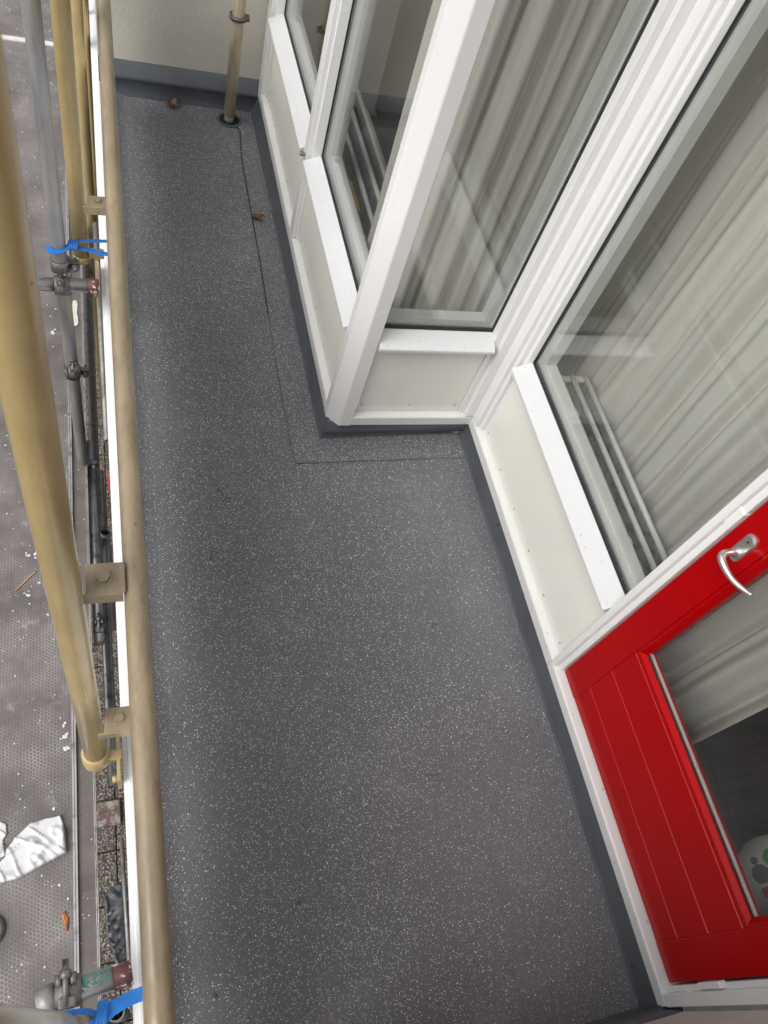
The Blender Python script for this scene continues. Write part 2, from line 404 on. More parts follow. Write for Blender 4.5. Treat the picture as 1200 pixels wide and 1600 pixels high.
# white edge trim of the slab
bm = bmesh.new()
N = 24
def trimx(y): return -.0265 - .0088 * y
for i, (w0, w1, z) in enumerate(((0, .012, .046), (.012, .016, .052), (.016, .050, .052))): pass
vs = []
for i in range(N + 1):
    yy = -.25 + (5.6) * i / N; x0 = trimx(yy)
    vs.append([bm.verts.new(p) for p in ((x0, yy, -.06), (x0, yy, .046), (x0 + .011, yy, .046), (x0 + .013, yy, .050), (x0 + .032, yy, .050), (x0 + .032, yy, -.003))])
for a, b_ in zip(vs, vs[1:]):
    for k in range(5): bm.faces.new((a[k], a[k + 1], b_[k + 1], b_[k]))
bm.faces.new(vs[0]); bm.faces.new(list(reversed(vs[-1])))
struct('balcony_edge_trim', bm, 'white')

# skirtings (grey membrane upstands)
def skirt(pts_foot, pts_top, name='floor_upstand', seg=14, ridge=None, jag=.0022, thick=.008, out=None):
    """strip from foot line to top line with slight waviness"""
    bm = bmesh.new(); F0, F1 = Vector(pts_foot[0]), Vector(pts_foot[1]); T0, T1 = Vector(pts_top[0]), Vector(pts_top[1])
    rows = []
    levels = [0, .12, .5, 1.0] if ridge is None else [0, .10, ridge - .05, ridge, ridge + .05, 1.0]
    length = (F1 - F0).length; seg = max(6, int(length / .06))
    for i in range(seg + 1):
        t = i / seg; f = F0.lerp(F1, t); tp = T0.lerp(T1, t); row = []
        for l in levels:
            p = f.lerp(tp, l)
            if l == 0: p = p + (f - tp).normalized().cross((F1 - F0).normalized()) * 0
            w = noise.noise(Vector((p.x * 9, p.y * 9, l * 5))) * jag
            o_ = Vector(out)
            p = p + o_ * (w + (.011 if ridge is not None and abs(l - ridge) < 1e-6 else 0) + (.004 if l == 0 else 0))
            if l == 1.0: p.z += noise.noise(Vector((p.x * 25, p.y * 25, 3))) * .002
            row.append(bm.verts.new(p))
        row.append(bm.verts.new(row[-1].co - Vector(out) * .008))
        rows.append(row)
    for a, b_ in zip(rows, rows[1:]):
        for k in range(len(rows[0]) - 1):
            f = bm.faces.new((a[k], a[k + 1], b_[k + 1], b_[k])); f.smooth = ridge is not None
    return struct(name, bm, 'membrane')
skirt([(1.246, -.245, .001), (1.246, 1.70, .001)], [(1.2535, -.245, .086), (1.2535, 1.70, .086)], out=(-1, 0, 0))
skirt([(.686, 1.672, .001), (1.25, 1.694, .001)], [(.700, 1.680, .084), (1.25, 1.6745, .084)], out=(0, -1, 0), ridge=.5)
skirt([(.687, 1.672, .001), (.673, 3.71, .001)], [(.7025, 1.679, .088), (.7025, 3.71, .088)], out=(-1, 0, 0))
skirt([(-.03, 3.707, .001), (.70, 3.690, .001)], [(-.03, 3.722, .158), (.70, 3.705, .158)], out=(0, -1, 0), ridge=.52)
skirt([(1.30, -.238, .001), (-.02, -.238, .001)], [(1.30, -.246, .188), (-.02, -.246, .188)], out=(0, 1, 0), ridge=.5)

# end walls
w = obj('end_wall', poly([(-.03, 3.7275), (.705, 3.7105), (.705, 3.95), (-.03, 3.95)], 2, -.005, 2.9), 'wall', loc=(.3, 3.8, 0))
bm = bmesh.new(); w['label'] = 'cream rendered wall at the far end of the balcony behind the downpipe'; w['category'] = 'wall'
w = obj('end_wall', box(.42, 1.6, -.45, -.2475, -.22, 2.9), 'wall', loc=(.9, -.3, 0))
w['label'] = 'cream wall beside the hinge side of the red door, in the lower right corner'; w['category'] = 'wall'
struct('mortar_joint', box(1.252, 1.33, -.2475, -.2385, .19, 2.4), 'lip')

# ------------------------------------------------------------------ facade joinery
ZT = 2.36      # head of the windows
def F(plane, off, u0, u1, d0, d1, z0, z1, bev=.0018):
    """box in a facade plane: 'x' faces -X at X=off (u=Y); 'y' faces -Y at Y=off (u=X); d measured inwards"""
    if plane == 'x': return box(off + d0, off + d1, u0, u1, z0, z1, bev)
    return box(u0, u1, off + d0, off + d1, z0, z1, bev)
def Fprof(plane, off, u0, u1, pts, bev=.0012):
    """profile pts = (d, z)"""
    if plane == 'x': return poly([(off + d, z) for d, z in pts], 1, u0, u1, bev)
    return poly([(off + d, z) for d, z in pts], 0, u0, u1, bev)
def opening(par, plane, off, u0, u1, zs=.475, inner0=True, inner1=True, gl=.055, screws=None):
    """one bay of joinery: bottom panel, sloped sill, gasket, pane, inner frame"""
    obj('panel', F(plane, off, u0 + .0015, u1 - .0015, .026, .036, .132, zs + .012, .001), 'cream', par)
    sp = [(-.015, zs), (-.015, zs + .011), (-.012, zs + .014), (gl - .004, zs + .040), (gl - .004, zs + .004), (0.0, zs - .004)]
    e0, e1 = u0 - .004, u1 + .004
    obj('sill', Fprof(plane, off, e0 + .004, e1 - .004, sp, .001), 'sill', par)
    zb = zs + .044
    g = bmesh.new()
    def addb(b2):
        me = bpy.data.meshes.new('t'); b2.to_mesh(me); b2.free(); g.from_mesh(me); bpy.data.meshes.remove(me)
    w = .003
    addb(F(plane, off, u0, u1, gl - .003, gl + .010, zb - .004, zb + w, 0))
    addb(F(plane, off, u0, u1, gl - .003, gl + .010, ZT - w, ZT, 0))
    addb(F(plane, off, u0, u0 + w, gl - .003, gl + .010, zb + w, ZT - w, 0))
    addb(F(plane, off, u1 - w, u1, gl - .003, gl + .010, zb + w, ZT - w, 0))
    obj('gasket', g, 'dark', par)
    obj('pane', F(plane, off, u0 + w, u1 - w, gl, gl + .005, zb + w, ZT - w, 0), 'glass', par)
    # inner frame behind the glass
    g = bmesh.new()
    wi = .030
    addb(F(plane, off, u0 - .001, u1 + .001, gl + .024, gl + .066, zb - .03, zb + .018, .001))
    addb(F(plane, off, u0 - .001, u1 + .001, gl + .024, gl + .066, ZT - .03, ZT + .01, .001))
    addb(F(plane, off, u0 - .001, u0 + wi, gl + .024, gl + .066, zb + .018, ZT - .03, .001))
    addb(F(plane, off, u1 - wi, u1 + .001, gl + .024, gl + .066, zb + .018, ZT - .03, .001))
    obj('inner_frame', g, 'radiator', par)
    if screws:
        g = bmesh.new()
        for (u, z) in screws:
            p = (off + .0262, u, z) if plane == 'x' else (u, off + .0262, z)
            q = (off + .0235, u, z) if plane == 'x' else (u, off + .0235, z)
            bm_tube(g, [p, q], .0036, 10)
        tag(obj('panel_screws', g, 'alu', par), kind='stuff')

# --- bay window (projects into the balcony)
XB, YS, XM = .70, 1.668, 1.25
bay = thing('bay_window', 'white bay window with cream panels and corner post projecting over the grey balcony floor', 'bay window', (XB, YS, .08))
# front: bottom rail with ledge
obj('bottom_rail', Fprof('x', XB, 1.742, 3.70, [(0, .083), (0, .122), (.004, .127), (.075, .134), (.075, .083)]), 'ledge', bay)
opening(bay, 'x', XB, 1.745, 2.602, screws=[(1.80 + k * .19, .155) for k in range(5)])
opening(bay, 'x', XB, 2.678, 3.610, screws=[(2.75 + k * .2, .155) for k in range(5)])
g = bmesh.new()
bm_box(g, XB, XB + .05, 2.612, 2.668, .132, ZT, .002); obj('mullion', g, 'white', bay)
g = bmesh.new(); bm_box(g, XB + .018, XB + .12, 2.602, 2.678, .131, ZT, .0015); obj('mullion_rebate', g, 'white', bay)
g = bmesh.new(); bm_box(g, XB - .002, XB + .12, 3.635, 3.704, .084, ZT, .002); obj('stile', g, 'white', bay)
g = bmesh.new(); bm_box(g, XB + .018, XB + .12, 3.610, 3.635, .131, ZT, .0015); obj('stile_rebate', g, 'white', bay)
# corner post with chamfer
cp = [(XB - .001, 1.708), (XB + .040, YS - .001), (.786, YS - .001), (.786, YS + .085), (XB + .08, YS + .085), (XB + .08, 1.745), (XB - .001, 1.745)]
obj('corner_post', poly(cp, 2, .080, ZT + .1, .0022), 'white', bay)
# side (facing the camera)
obj('bottom_rail', Fprof('y', YS, .7865, 1.262, [(0, .083), (0, .122), (.004, .127), (.075, .134), (.075, .083)]), 'ledge', bay)
opening(bay, 'y', YS, .790, 1.196, screws=[(.812, .168), (.99, .168), (1.17, .168), (.812, .452), (.99, .452), (1.17, .452)])
g = bmesh.new(); bm_box(g, 1.2185, 1.262, YS - .001, YS + .12, .131, ZT, .002); obj('stile', g, 'white', bay)
g = bmesh.new(); bm_box(g, 1.196, 1.2185, YS + .020, YS + .12, .131, ZT, .0015); obj('stile_rebate', g, 'white', bay)
obj('head_rail', F('y', YS, .786, 1.262, 0, .12, ZT, ZT + .1), 'white', bay)
obj('head_rail', F('x', XB, 1.745, 3.70, 0, .12, ZT, ZT + .1), 'white', bay)
# rounded end caps of the zinc sill
obj('sill_clip', tube([(XB - .012, 2.640, .486), (XB - .012, 2.640, .497)], .009, 12), 'galv', bay)

# --- main window
win = thing('window', 'tall white window with cream panel below, between the bay window and the red door', 'window', (XM, 1.15, .08))
obj('bottom_rail', Fprof('x', XM, .700, 1.668, [(0, .083), (0, .122), (.004, .127), (.075, .134), (.075, .083)]), 'ledge', win)
opening(win, 'x', XM, .702, 1.585, screws=[(.74 + k * .166, .158) for k in range(6)])
obj('stile', box(XM, XM + .12, 1.622, 1.667, .131, ZT, .002), 'white', win)
obj('stile_rebate', box(XM + .014, XM + .12, 1.603, 1.622, .131, ZT, .002), 'white', win)
obj('stile_bead', box(XM + .030, XM + .12, 1.585, 1.603, .131, ZT, .002), 'white', win)
obj('head_rail', box(XM, XM + .12, .70, 1.667, ZT, ZT + .1, .002), 'white', win)

# --- door frame and door
fr = thing('door_frame', 'white frame with wet threshold around the red balcony door', 'door frame', (XM, .22, .08))
obj('threshold', Fprof('x', XM, -.236, .6985, [(0, .083), (0, .117), (.004, .122), (.085, .128), (.085, .083)]), 'ledge', fr)
obj('jamb', box(XM, XM + .12, .679, .6995, .121, ZT, .002), 'white', fr)
obj('jamb_lip', box(XM + .015, XM + .12, .661, .679, .124, ZT, .0015), 'white', fr)
obj('jamb', box(XM, XM + .12, -.238, -.208, .121, ZT, .002), 'white', fr)
obj('jamb_lip', box(XM + .015, XM + .12, -.208, -.194, .124, ZT, .0015), 'white', fr)
obj('head_rail', box(XM, XM + .12, -.238, .70, ZT, ZT + .1, .002), 'white', fr)

door = thing('door', 'glossy red balcony door with grooved lower boards, glass pane and lever handle', 'door', (1.28, .235, .13))
DX = 1.275
obj('stile', box(DX, DX + .045, .568, .657, .131, ZT - .004, .0012), 'red', door)
obj('stile', box(DX, DX + .045, -.189, -.096, .131, ZT - .004, .0012), 'red', door)
zz = [.131, .2335, .3665, .4975]
for a, b_ in zip(zz, zz[1:]):
    obj('board', box(DX + .001, DX + .042, -.0955, .5675, a + .0008, b_ - .0008, .0011), 'red', door)
g = bmesh.new()
for zg in zz[1:]: bm_box(g, DX + .0016, DX + .04, -.0955, .5675, zg - .0008, zg + .0008)
obj('board_groove', g, 'redgroove', door)
# glazing bead rail, slightly sloped, then pane
obj('glazing_rail', poly([(DX + .0015, .4985), (DX + .0015, .514), (DX + .015, .521), (DX + .045, .520), (DX + .045, .4985)], 1, -.0955, .5675, .0008), 'red', door)
obj('glazing_bead', poly([(DX + .002, .560), (DX + .018, .548), (DX + .045, .548), (DX + .045, .5675), (DX + .002, .5675)], 2, .520, ZT - .1, .0006), 'red', door)
obj('glazing_bead', poly([(DX + .002, -.088), (DX + .018, -.078), (DX + .045, -.078), (DX + .045, -.0955), (DX + .002, -.0955)], 2, .520, ZT - .1, .0006), 'red', door)
obj('top_rail', box(DX, DX + .045, -.0955, .5675, ZT - .1, ZT - .004, .001), 'red', door)
obj('gasket', box(DX + .0175, DX + .0225, -.078, .548, .5205, .5235, 0), 'dark', door)
obj('spacer', box(DX + .0255, DX + .031, -.078, .548, .5205, .5265, 0), 'radiator', door)
obj('inner_rail', box(DX + .048, DX + .075, -.10, .57, .30, .452, .001), 'white', door)
obj('pane', box(DX + .020, DX + .025, -.078, .548, .5245, ZT - .1), 'glass', door)
# handle: long oval rose and a bow lever
hd = bmesh.new()
HY, HZ = .608, .985
n = 28
for s_, d_ in ((1.0, 0), (1.0, .004), (.86, .0065)):
    pass
rings = []
for s_, d_ in ((1.0, .0), (1.0, .0045), (.84, .0075)):
    ring = []
    for k in range(n):
        t = 2 * math.pi * k / n; cy = math.cos(t); sz = math.sin(t)
        yy = .0165 * cy; z_ = .0165 * sz + (.028 if sz > 0 else -.028)
        ring.append(hd.verts.new((DX - d_, HY + yy * s_, HZ + .006 + z_ * s_)))
    rings.append(ring)
for A, B in zip(rings, rings[1:]):
    for k in range(n): hd.faces.new((A[k], A[(k + 1) % n], B[(k + 1) % n], B[k]))
hd.faces.new(rings[-1])
rose = obj('handle_rose', hd, 'handle', door)
hb = bmesh.new()
path = [(DX - .004, HY, HZ - .012), (DX - .022, HY, HZ - .012), (DX - .040, HY - .001, HZ - .012), (DX - .050, HY - .006, HZ - .013), (DX - .053, HY - .018, HZ - .015), (DX - .051, HY - .036, HZ - .018), (DX - .046, HY - .056, HZ - .020), (DX - .038, HY - .076, HZ - .019), (DX - .030, HY - .093, HZ - .014), (DX - .026, HY - .106, HZ - .008)]
def smoothpath(P, it=3):
    P = [Vector(p) for p in P]
    for _ in range(it):
        Q = [P[0]]
        for a, b_ in zip(P, P[1:]): Q += [a.lerp(b_, .25), a.lerp(b_, .75)]
        Q.append(P[-1]); P = Q
    return P
sp = smoothpath(path, 2); L = len(sp)
bm_tube(hb, sp, [.0112 if i / L < .12 else (.0084 - .0038 * max(0, (i / L - .45) / .55)) for i in range(L)], 14)
obj('handle_lever', hb, 'handle', rose)
obj('keyhole', rod((DX - .0076, HY, HZ + .030), (DX - .0082, HY, HZ + .030), .0028, 10), 'black', rose)
obj('screw_plug', rod((DX - .0015, .617, .472), (DX + .001, .617, .472), .0055, 14), 'red', door)
obj('hinge', box(XM + .002, XM + .022, -.2045, -.1895, .285, .372, .002), 'white', fr)
obj('strike_plate', box(XM + .011, XM + .030, .659, .683, .985, 1.045, .0015), 'white', fr)
obj('hinge', box(XM + .002, XM + .022, -.2045, -.1895, 1.9, 1.99, .002), 'white', fr)

# building around
struct('wall_below_window', box(1.262, 1.36, -.238, 1.72, -.22, .084), 'wall')
bd = obj('upper_facade_wall', box(1.25, 1.6, -3, 9, ZT + .1, 5.5), 'wall', loc=(1.4, 1, ZT)); tag(bd, kind='structure')
bd = obj('bay_roof', box(.68, 1.25, 1.65, 3.95, ZT + .1, ZT + .25), 'white', loc=(1, 2.5, ZT)); tag(bd, kind='structure')
struct('wall_below_bay', box(.712, 1.262, 1.69, 3.95, -.22, .084), 'wall')

# ------------------------------------------------------------------ room behind the glass
g = bmesh.new(); bm_box(g, 1.335, 5.0, -2.5, 5.5, .03, .05); bm_box(g, .76, 1.335, 1.76, 3.72, .03, .05)
struct('room_floor', g, 'roomfloor')
g = bmesh.new()
for yy in (-.6, .13, .83, 1.5): bm_box(g, 1.36, 4.9, yy - .003, yy + .003, .0495, .0512)
for xx in (1.72, 2.4): bm_box(g, xx - .003, xx + .003, -2.4, 2.4, .0495, .0512)
struct('room_floor_joints', g, 'dark')
g = bmesh.new()
bm_box(g, 5.0, 5.1, -2.5, 5.5, .05, 2.6); bm_box(g, 1.36, 5.0, -2.6, -2.5, .05, 2.6); bm_box(g, .74, 5.0, 5.5, 5.6, .05, 2.6)
bm_box(g, 1.3, 5.0, -2.5, 5.5, 2.47, 2.6); bm_box(g, .72, 1.3, 3.72, 3.8, .05, 2.46)
bm_box(g, 1.335, 1.38, -2.5, -.25, .05, 2.47)
struct('room_walls', g, 'roomwall')

def curtain(name, pts, z0, z1, amp, waves, label, cat='curtain', mat='sheer', seed=0, nz=16):
    """pts: 2D polyline; wavy gathered cloth hanging along it"""
    P = [Vector(p) for p in pts]; L = [0]
    for a, b_ in zip(P, P[1:]): L.append(L[-1] + (b_ - a).length)
    T = L[-1]; n = int(T / .006); bm = bmesh.new(); rows = []
    for j in range(nz + 1):
        z = z0 + (z1 - z0) * j / nz; row = []
        for i in range(n + 1):
            s = T * i / n
            k = 0
            while k < len(L) - 2 and s > L[k + 1]: k += 1
            a, b_ = P[k], P[k + 1]; t = (s - L[k]) / max(1e-6, L[k + 1] - L[k])
            p = a.lerp(b_, t); d = (b_ - a).normalized(); nn = Vector((-d.y, d.x))
            ph = s * waves * 2 * math.pi + 2.2 * noise.noise(Vector((s * 5, z * .35, seed)))
            am = amp * (.55 + .6 * noise.noise(Vector((s * 7, 4.2, seed + z * .3))) + .12 * (1 - (z - z0) / (z1 - z0)))
            w = math.sin(ph) * am + amp * .28 * math.sin(ph * 2.7 + seed) + amp * .34 * noise.noise(Vector((s * 26, z * 2.2, seed))) + amp * .5 * noise.noise(Vector((s * 3.5, z * 1.5, seed + 9)))
            p = p + nn * w + d * (amp * .5 * math.cos(ph) * .6)
            row.append(bm.verts.new((p.x, p.y, z + .004 * math.sin(s * 40))))
        rows.append(row)
    for A, B in zip(rows, rows[1:]):
        for i in range(n):
            f = bm.faces.new((A[i], A[i + 1], B[i + 1], B[i])); f.smooth = True
    o = obj(name, bm, mat, loc=(P[0].x, P[0].y, z0)); tag(o, label, cat)
    so = o.modifiers.new('cloth_thickness', 'SOLIDIFY'); so.thickness = .0012
    return o
curtain('curtain', [(1.50, 1.93), (1.585, 1.70), (1.60, .36)], .065, 2.40, .030, 6.0, 'long pale sheer curtain behind the main window and the upper part of the door glass', seed=1)
curtain('curtain', [(.86, 2.20), (.875, 1.92), (1.23, 1.885), (1.44, 1.95)], .065, 2.40, .021, 11, 'beige sheer curtain hanging in the bay window beside the corner post', seed=5)

def radiator(x0, y0, y1, ztop, ncol, label, pitch=.055):
    r = thing('radiator', label, 'radiator', (x0, (y0 + y1) / 2, .05))
    for k in range(ncol):
        xx = x0 + k * pitch
        obj('radiator_panel', box(xx - .004, xx + .004, y0 + .02, y1 - .02, .16, ztop - .01, .002), 'radshade', r)
        obj('top_tube', tube([(xx, y0, ztop), (xx, y1, ztop)], .0095, 12), 'radiator', r)
    g = bmesh.new()
    for k in range(ncol - 1):
        n_ = int((y1 - y0) / .05)
        for i in range(n_):
            yy = y0 + .04 + i * .05
            for sgn, xx in ((1, x0 + k * pitch + .005),):
                bm_tube(g, [(xx, yy, .18), (xx, yy, ztop - .035)], .010, 8)
    tag(obj('convector_fins', g, 'radshade', r), kind='stuff')
    for yy in (y0 + .005, y1 - .005):
        obj('end_bracket', box(x0 - .008, x0 + (ncol - 1) * pitch + .008, yy - .012, yy + .012, ztop - .018, ztop - .004, .003), 'radiator', r)
    for yy in (y0 + (y1 - y0) * .18, y0 + (y1 - y0) * .80):
        obj('joint_collar', tube([(x0, yy - .012, ztop), (x0, yy + .012, ztop)], .0125, 12), 'radiator', r)
    return r
radiator(1.432, .78, 1.585, .452, 3, 'white radiator with three top tubes behind the main window glass', .052)
r = radiator(.862, 2.02, 3.25, .440, 4, 'radiator with four thin tubes seen through the bay window glass', .056)
o = obj('yellow_strip', box(.858, .876, 2.38, 2.56, .4505, .455, .001), 'yellow', loc=(.845, 2.38, .48)); tag(o, 'small flat yellow plastic strip behind the bay window glass', 'strip')

# ball and hoop inside the door
bc = Vector((1.70, -.018, .165)); br = .112
ball = bmesh.new(); bmesh.ops.create_uvsphere(ball, u_segments=128, v_segments=96, radius=br)
view = (Vector((0, 0, 2.2)) - bc).normalized()
rx = Vector((.947, -.203, .248)); ry = -Vector((-.041, -.845, -.533))
def pdir(a, b_):   # direction on the ball as seen from above the rail (right, up)
    return (rx * a + ry * b_ + view * math.sqrt(max(0, 1 - a * a - b_ * b_))).normalized()
spots = [(pdir(-.50, .10), .22, 1), (pdir(-.72, .52), .10, 1), (pdir(-.12, .62), .26, 2), (pdir(.10, .85), .22, 1), (pdir(-.22, -.35), .15, 3), (pdir(.5, .1), .24, 1), (pdir(.35, -.55), .2, 2)]
for f in ball.faces:
    f.smooth = True; c = f.calc_center_median().normalized()
    for d_, rad, mi in spots:
        if (c - d_).length < rad: f.material_index = mi
for v in ball.verts: v.co += bc
o = obj('ball', ball, ['ball', 'ballgrey', 'ballgreen', 'ballpink'], loc=tuple(bc)); tag(o, 'white toy ball with grey, green and pink patches on the floor behind the door glass', 'ball')
g = bmesh.new(); rings = []
for (rr_, z_) in ((.15, .052), (.175, .056), (.176, .075), (.160, .078), (.155, .060)):
    rings.append([g.verts.new((bc.x + rr_ * math.cos(2 * math.pi * k / 48), bc.y + rr_ * math.sin(2 * math.pi * k / 48), z_)) for k in range(48)])
for A, B in zip(rings, rings[1:]):
    for k in range(48): g.faces.new((A[k], A[(k + 1) % 48], B[(k + 1) % 48], B[k]))
g.faces.new(rings[0])
o = obj('round_tray', g, 'hoop', loc=(bc.x, bc.y, .05)); tag(o, 'dark round tray under the toy ball behind the door glass', 'tray')

# ------------------------------------------------------------------ downpipe on the balcony
dp = thing('downpipe', 'stained cream downpipe with a dark ring, rising from a hole in the balcony floor', 'downpipe', (.555, 3.60, 0))
obj('pipe', tube([(.556, 3.60, .03), (.556, 3.60, .6), (.553, 3.60, 1.4), (.55, 3.60, 2.9)], .0265, 28), 'pipe', dp)
obj('pipe_foot', tube([(.556, 3.60, -.02), (.556, 3.60, .035)], .0235, 24), 'galvmat', dp)
g = bmesh.new(); bm_tube(g, [(.5555, 3.60, .470), (.5555, 3.60, .486)], .0385, 24); obj('ring_clamp', g, 'coupler', dp)
obj('clamp_bolt', box(.590, .604, 3.585, 3.615, .468, .488, .002), 'coupler', dp)
g = bmesh.new(); bm_hollow(g, (.557, 3.60, .001), (.557, 3.60, .0062), .058, .048); obj('floor_ring', g, 'membrane', dp)
g = bmesh.new(); bm_tube(g, [(.557, 3.60, .0005), (.557, 3.60, .0055)], .048, 32); obj('floor_hole', g, 'black', dp)

# ------------------------------------------------------------------ balcony railing
def rx_(y): return .0155 - .0052 * y
rl = thing('balcony_railing', 'tan and yellow painted tube railing with tall posts along the outer balcony edge', 'railing', (0, 1.7, 0))
g = bmesh.new(); ys = [-.6 + i * .1 for i in range(44)]
bm_tube(g, [(rx_(y) + .0008 * math.sin(y * 3), y, 1.0 - .0194) for y in ys], .0194, 32)
obj('handrail', g, 'railtan', rl)
# infill panel right under the handrail, open at the foot
g = bmesh.new()
for k, (ya, yb) in enumerate(((-.55, .585), (.64, 2.28), (2.36, 3.60))):
    bm = bmesh.new(); x0 = rx_((ya + yb) / 2) + .002
    vs = [bm.verts.new(p) for p in ((rx_(ya) - .002, ya, .17), (rx_(ya) + .004, ya, .17), (rx_(yb) + .004, yb, .17), (rx_(yb) - .002, yb, .17),
                                    (rx_(ya) - .002, ya, .945), (rx_(ya) + .004, ya, .945), (rx_(yb) + .004, yb, .945), (rx_(yb) - .002, yb, .945))]
    for f in ((0, 1, 2, 3), (4, 5, 6, 7), (0, 1, 5, 4), (1, 2, 6, 5), (2, 3, 7, 6), (3, 0, 4, 7)): bm.faces.new([vs[i] for i in f])
    obj('infill_panel', bm, 'white', rl)
def gusset(z, yc, xp, x1, h, par, bolt=.0118, th=.0045):
    """horizontal plate between a post and the rail, with a turned-down front edge and a big bolt"""
    g = bmesh.new()
    bm_box(g, xp, x1, yc - h / 2, yc + h / 2, z - th, z, .001)
    bm_box(g, xp - .012, x1 - .004, yc - h / 2 - .0035, yc - h / 2 + .001, z - .030, z - .0005, .001)
    b = obj('bracket_plate', g, 'railtan', par)
    bx = (xp + x1) / 2 - .004
    g = bmesh.new(); bm_tube(g, [(bx, yc, z), (bx, yc, z + .002)], bolt * 1.35, 20); obj('washer', g, 'railtan', b)
    g = bmesh.new(); bm_tube(g, [(bx, yc, z + .002), (bx, yc, z + .009)], bolt, 6); obj('bolt', g, 'railtan', b)
PR = .0272
for i, (px, py, zb) in enumerate(((-.096, .605, .055), (-.1075, 2.372, .165))):
    top = 2.9
    g = bmesh.new()
    bm_tube(g, [(px, py, zb + .01), (px, py, .6), (px, py, 1.2), (px + .001, py, 1.9), (px, py, top)], PR, 36)
    p = obj('post', g, 'postyellow', rl)
    g = bmesh.new()
    rs = []
    if i == 0:
        bm_tube(g, [(px, py, .112), (px, py, .105), (px, py, .103), (px, py, .045), (px, py, .030), (px, py, .022), (px, py, .019)], [.029, .0325, .0345, .0345, .031, .022, .006], 36)
    else:
        bm_tube(g, [(px, py, zb + .02), (px, py, zb), (px, py, zb - .012), (px, py, zb - .02), (px, py, zb - .023)], [PR + .0006, PR + .0006, .023, .014, .004], 36)
    obj('post_cap', g, 'postyellow', p)
    gusset(1.0, py + .026, px + PR + .004, rx_(py) - .016, .056, rl) if i == 0 else None
    gusset(.40 if i == 0 else .455, py - (.018 if i == 0 else .06), px + PR + .006, rx_(py) - .004, .056, rl, .0105)
    # foot arm to the slab edge
    g = bmesh.new(); bm_box(g, px + PR - .004, -.032, py - .02, py + .006, .06 if i == 0 else .18, .088 if i == 0 else .21, .003)
    obj('foot_arm', g, 'postyellow', rl)
    g = bmesh.new(); x_ = trimx(py) - .0045
    bm_box(g, x_ - .010, x_, py - .075, py + .085, .00, .085, .0015); obj('fixing_plate', g, 'postyellow', rl)
    obj('bolt', rod((x_ - .022, py - .06, .05), (x_ - .010, py - .06, .05), .010, 6), 'postyellow', rl)
# the neighbour's pipe further on
o = obj('downpipe', tube([(-.113, 4.0, -2.7), (-.1145, 4.0, 0), (-.112, 4.0, 2.9)], .0285, 24), 'postyellow', loc=(-.113, 4.0, -2.7))
tag(o, 'plain yellow pipe running down past the balcony, furthest of the three yellow uprights', 'downpipe')
o = obj('downpipe', tube([(-.082, 4.3, -2.7), (-.083, 4.3, 2.9)], .014, 16), 'postyellow', loc=(-.083, 4.3, -2.7))
tag(o, 'thin tan pipe right of the furthest yellow pipe', 'downpipe')
# small red paint spots
g = bmesh.new()
for (x, y, z, r_) in ((rx_(1.17) + .0188, 1.17, .975, .0035), (rx_(.79) + .0192, .79, .977, .0035), (rx_(.6) + .004, .73, 1.0, .002)):
    for q in range(5):
        a = random.uniform(0, 6.28); bmesh.ops.create_icosphere(g, subdivisions=1, radius=r_ * random.uniform(.4, .8), matrix=Matrix.Translation((x + math.cos(a) * r_ * .3, y + math.sin(a) * r_, z)))
bmesh.ops.create_icosphere(g, subdivisions=2, radius=.006, matrix=Matrix.Translation((-.0765, .592, 1.66)) @ Matrix.Diagonal((1, .3, .8, 1)))
tag(obj('paint_spots', g, 'redspot', rl), kind='stuff')

# ------------------------------------------------------------------ scaffold
TR = .02415
SX1, SY1, SX2, SY2 = -.175, 2.276, -.158, .024
o = obj('scaffold_standard', tube([(SX1, SY1, -2.7), (SX1, SY1, -.5), (SX1, SY1, .5), (SX1 + .002, SY1, 2.9)], TR, 28), 'galvmat', loc=(SX1, SY1, -2.7))
tag(o, 'grey weathered scaffold upright with a coupler, standing beyond the yellow posts', 'scaffold pole')
st2 = thing('scaffold_standard', 'blurred scaffold upright close to the camera in the bottom left corner', 'scaffold pole', (SX2, SY2, -2.7))
obj('lower_tube', tube([(SX2, SY2, -2.7), (SX2, SY2, .29)], TR, 28), 'galvmat', st2)
obj('upper_tube', tube([(SX2, SY2, .262), (SX2, SY2, .27), (SX2, SY2, .29), (SX2, SY2, 2.9)], [.018, .0235, .0258, .0258], 32), 'sleeve', st2)
def transom(x0, x1, y0, y1, z, label, group='transoms reaching from the scaffold to the balcony'):
    t = thing('scaffold_transom', label, 'scaffold tube', (x1, y1, z), group)
    xa = x1 - .038; f = (xa - x0) / (x1 - x0); ya = y0 + (y1 - y0) * f
    g = bmesh.new(); bm_tube(g, [(x0, y0, z), (xa, ya, z)], TR, 28); obj('tube', g, 'galv', t)
    g = bmesh.new(); bm_hollow(g, (xa, ya, z), (x1, y1, z), TR + .0006, TR - .004, 28); obj('painted_end', g, 'redpaint', t)
    return t
t1 = transom(-1.2, -.052, 2.215, 2.232, .165, 'scaffold tube with red and white painted end, just below the upper blue strap')
t2 = transom(-.214, -.026, .078, .098, .165, 'short scaffold tube with green paint marks, in the bottom left corner')
g = bmesh.new()
for q in range(70):
    a = random.random(); x = -.135 + a * .065; yy = .094 + random.uniform(-.010, .012) + .006 * a
    ang = (yy - .092) / TR; z = .165 + math.sqrt(max(0, TR ** 2 - (yy - .092) ** 2)) + .0002
    bmesh.ops.create_icosphere(g, subdivisions=1, radius=random.uniform(.0025, .006), matrix=Matrix.Translation((x, yy, z)) @ Matrix.Rotation(random.uniform(0, 3), 4, 'Z') @ Matrix.Diagonal((1.3, .6, .12, 1)))
tag(obj('green_paint_patch', g, 'greenpaint', t2), kind='stuff')

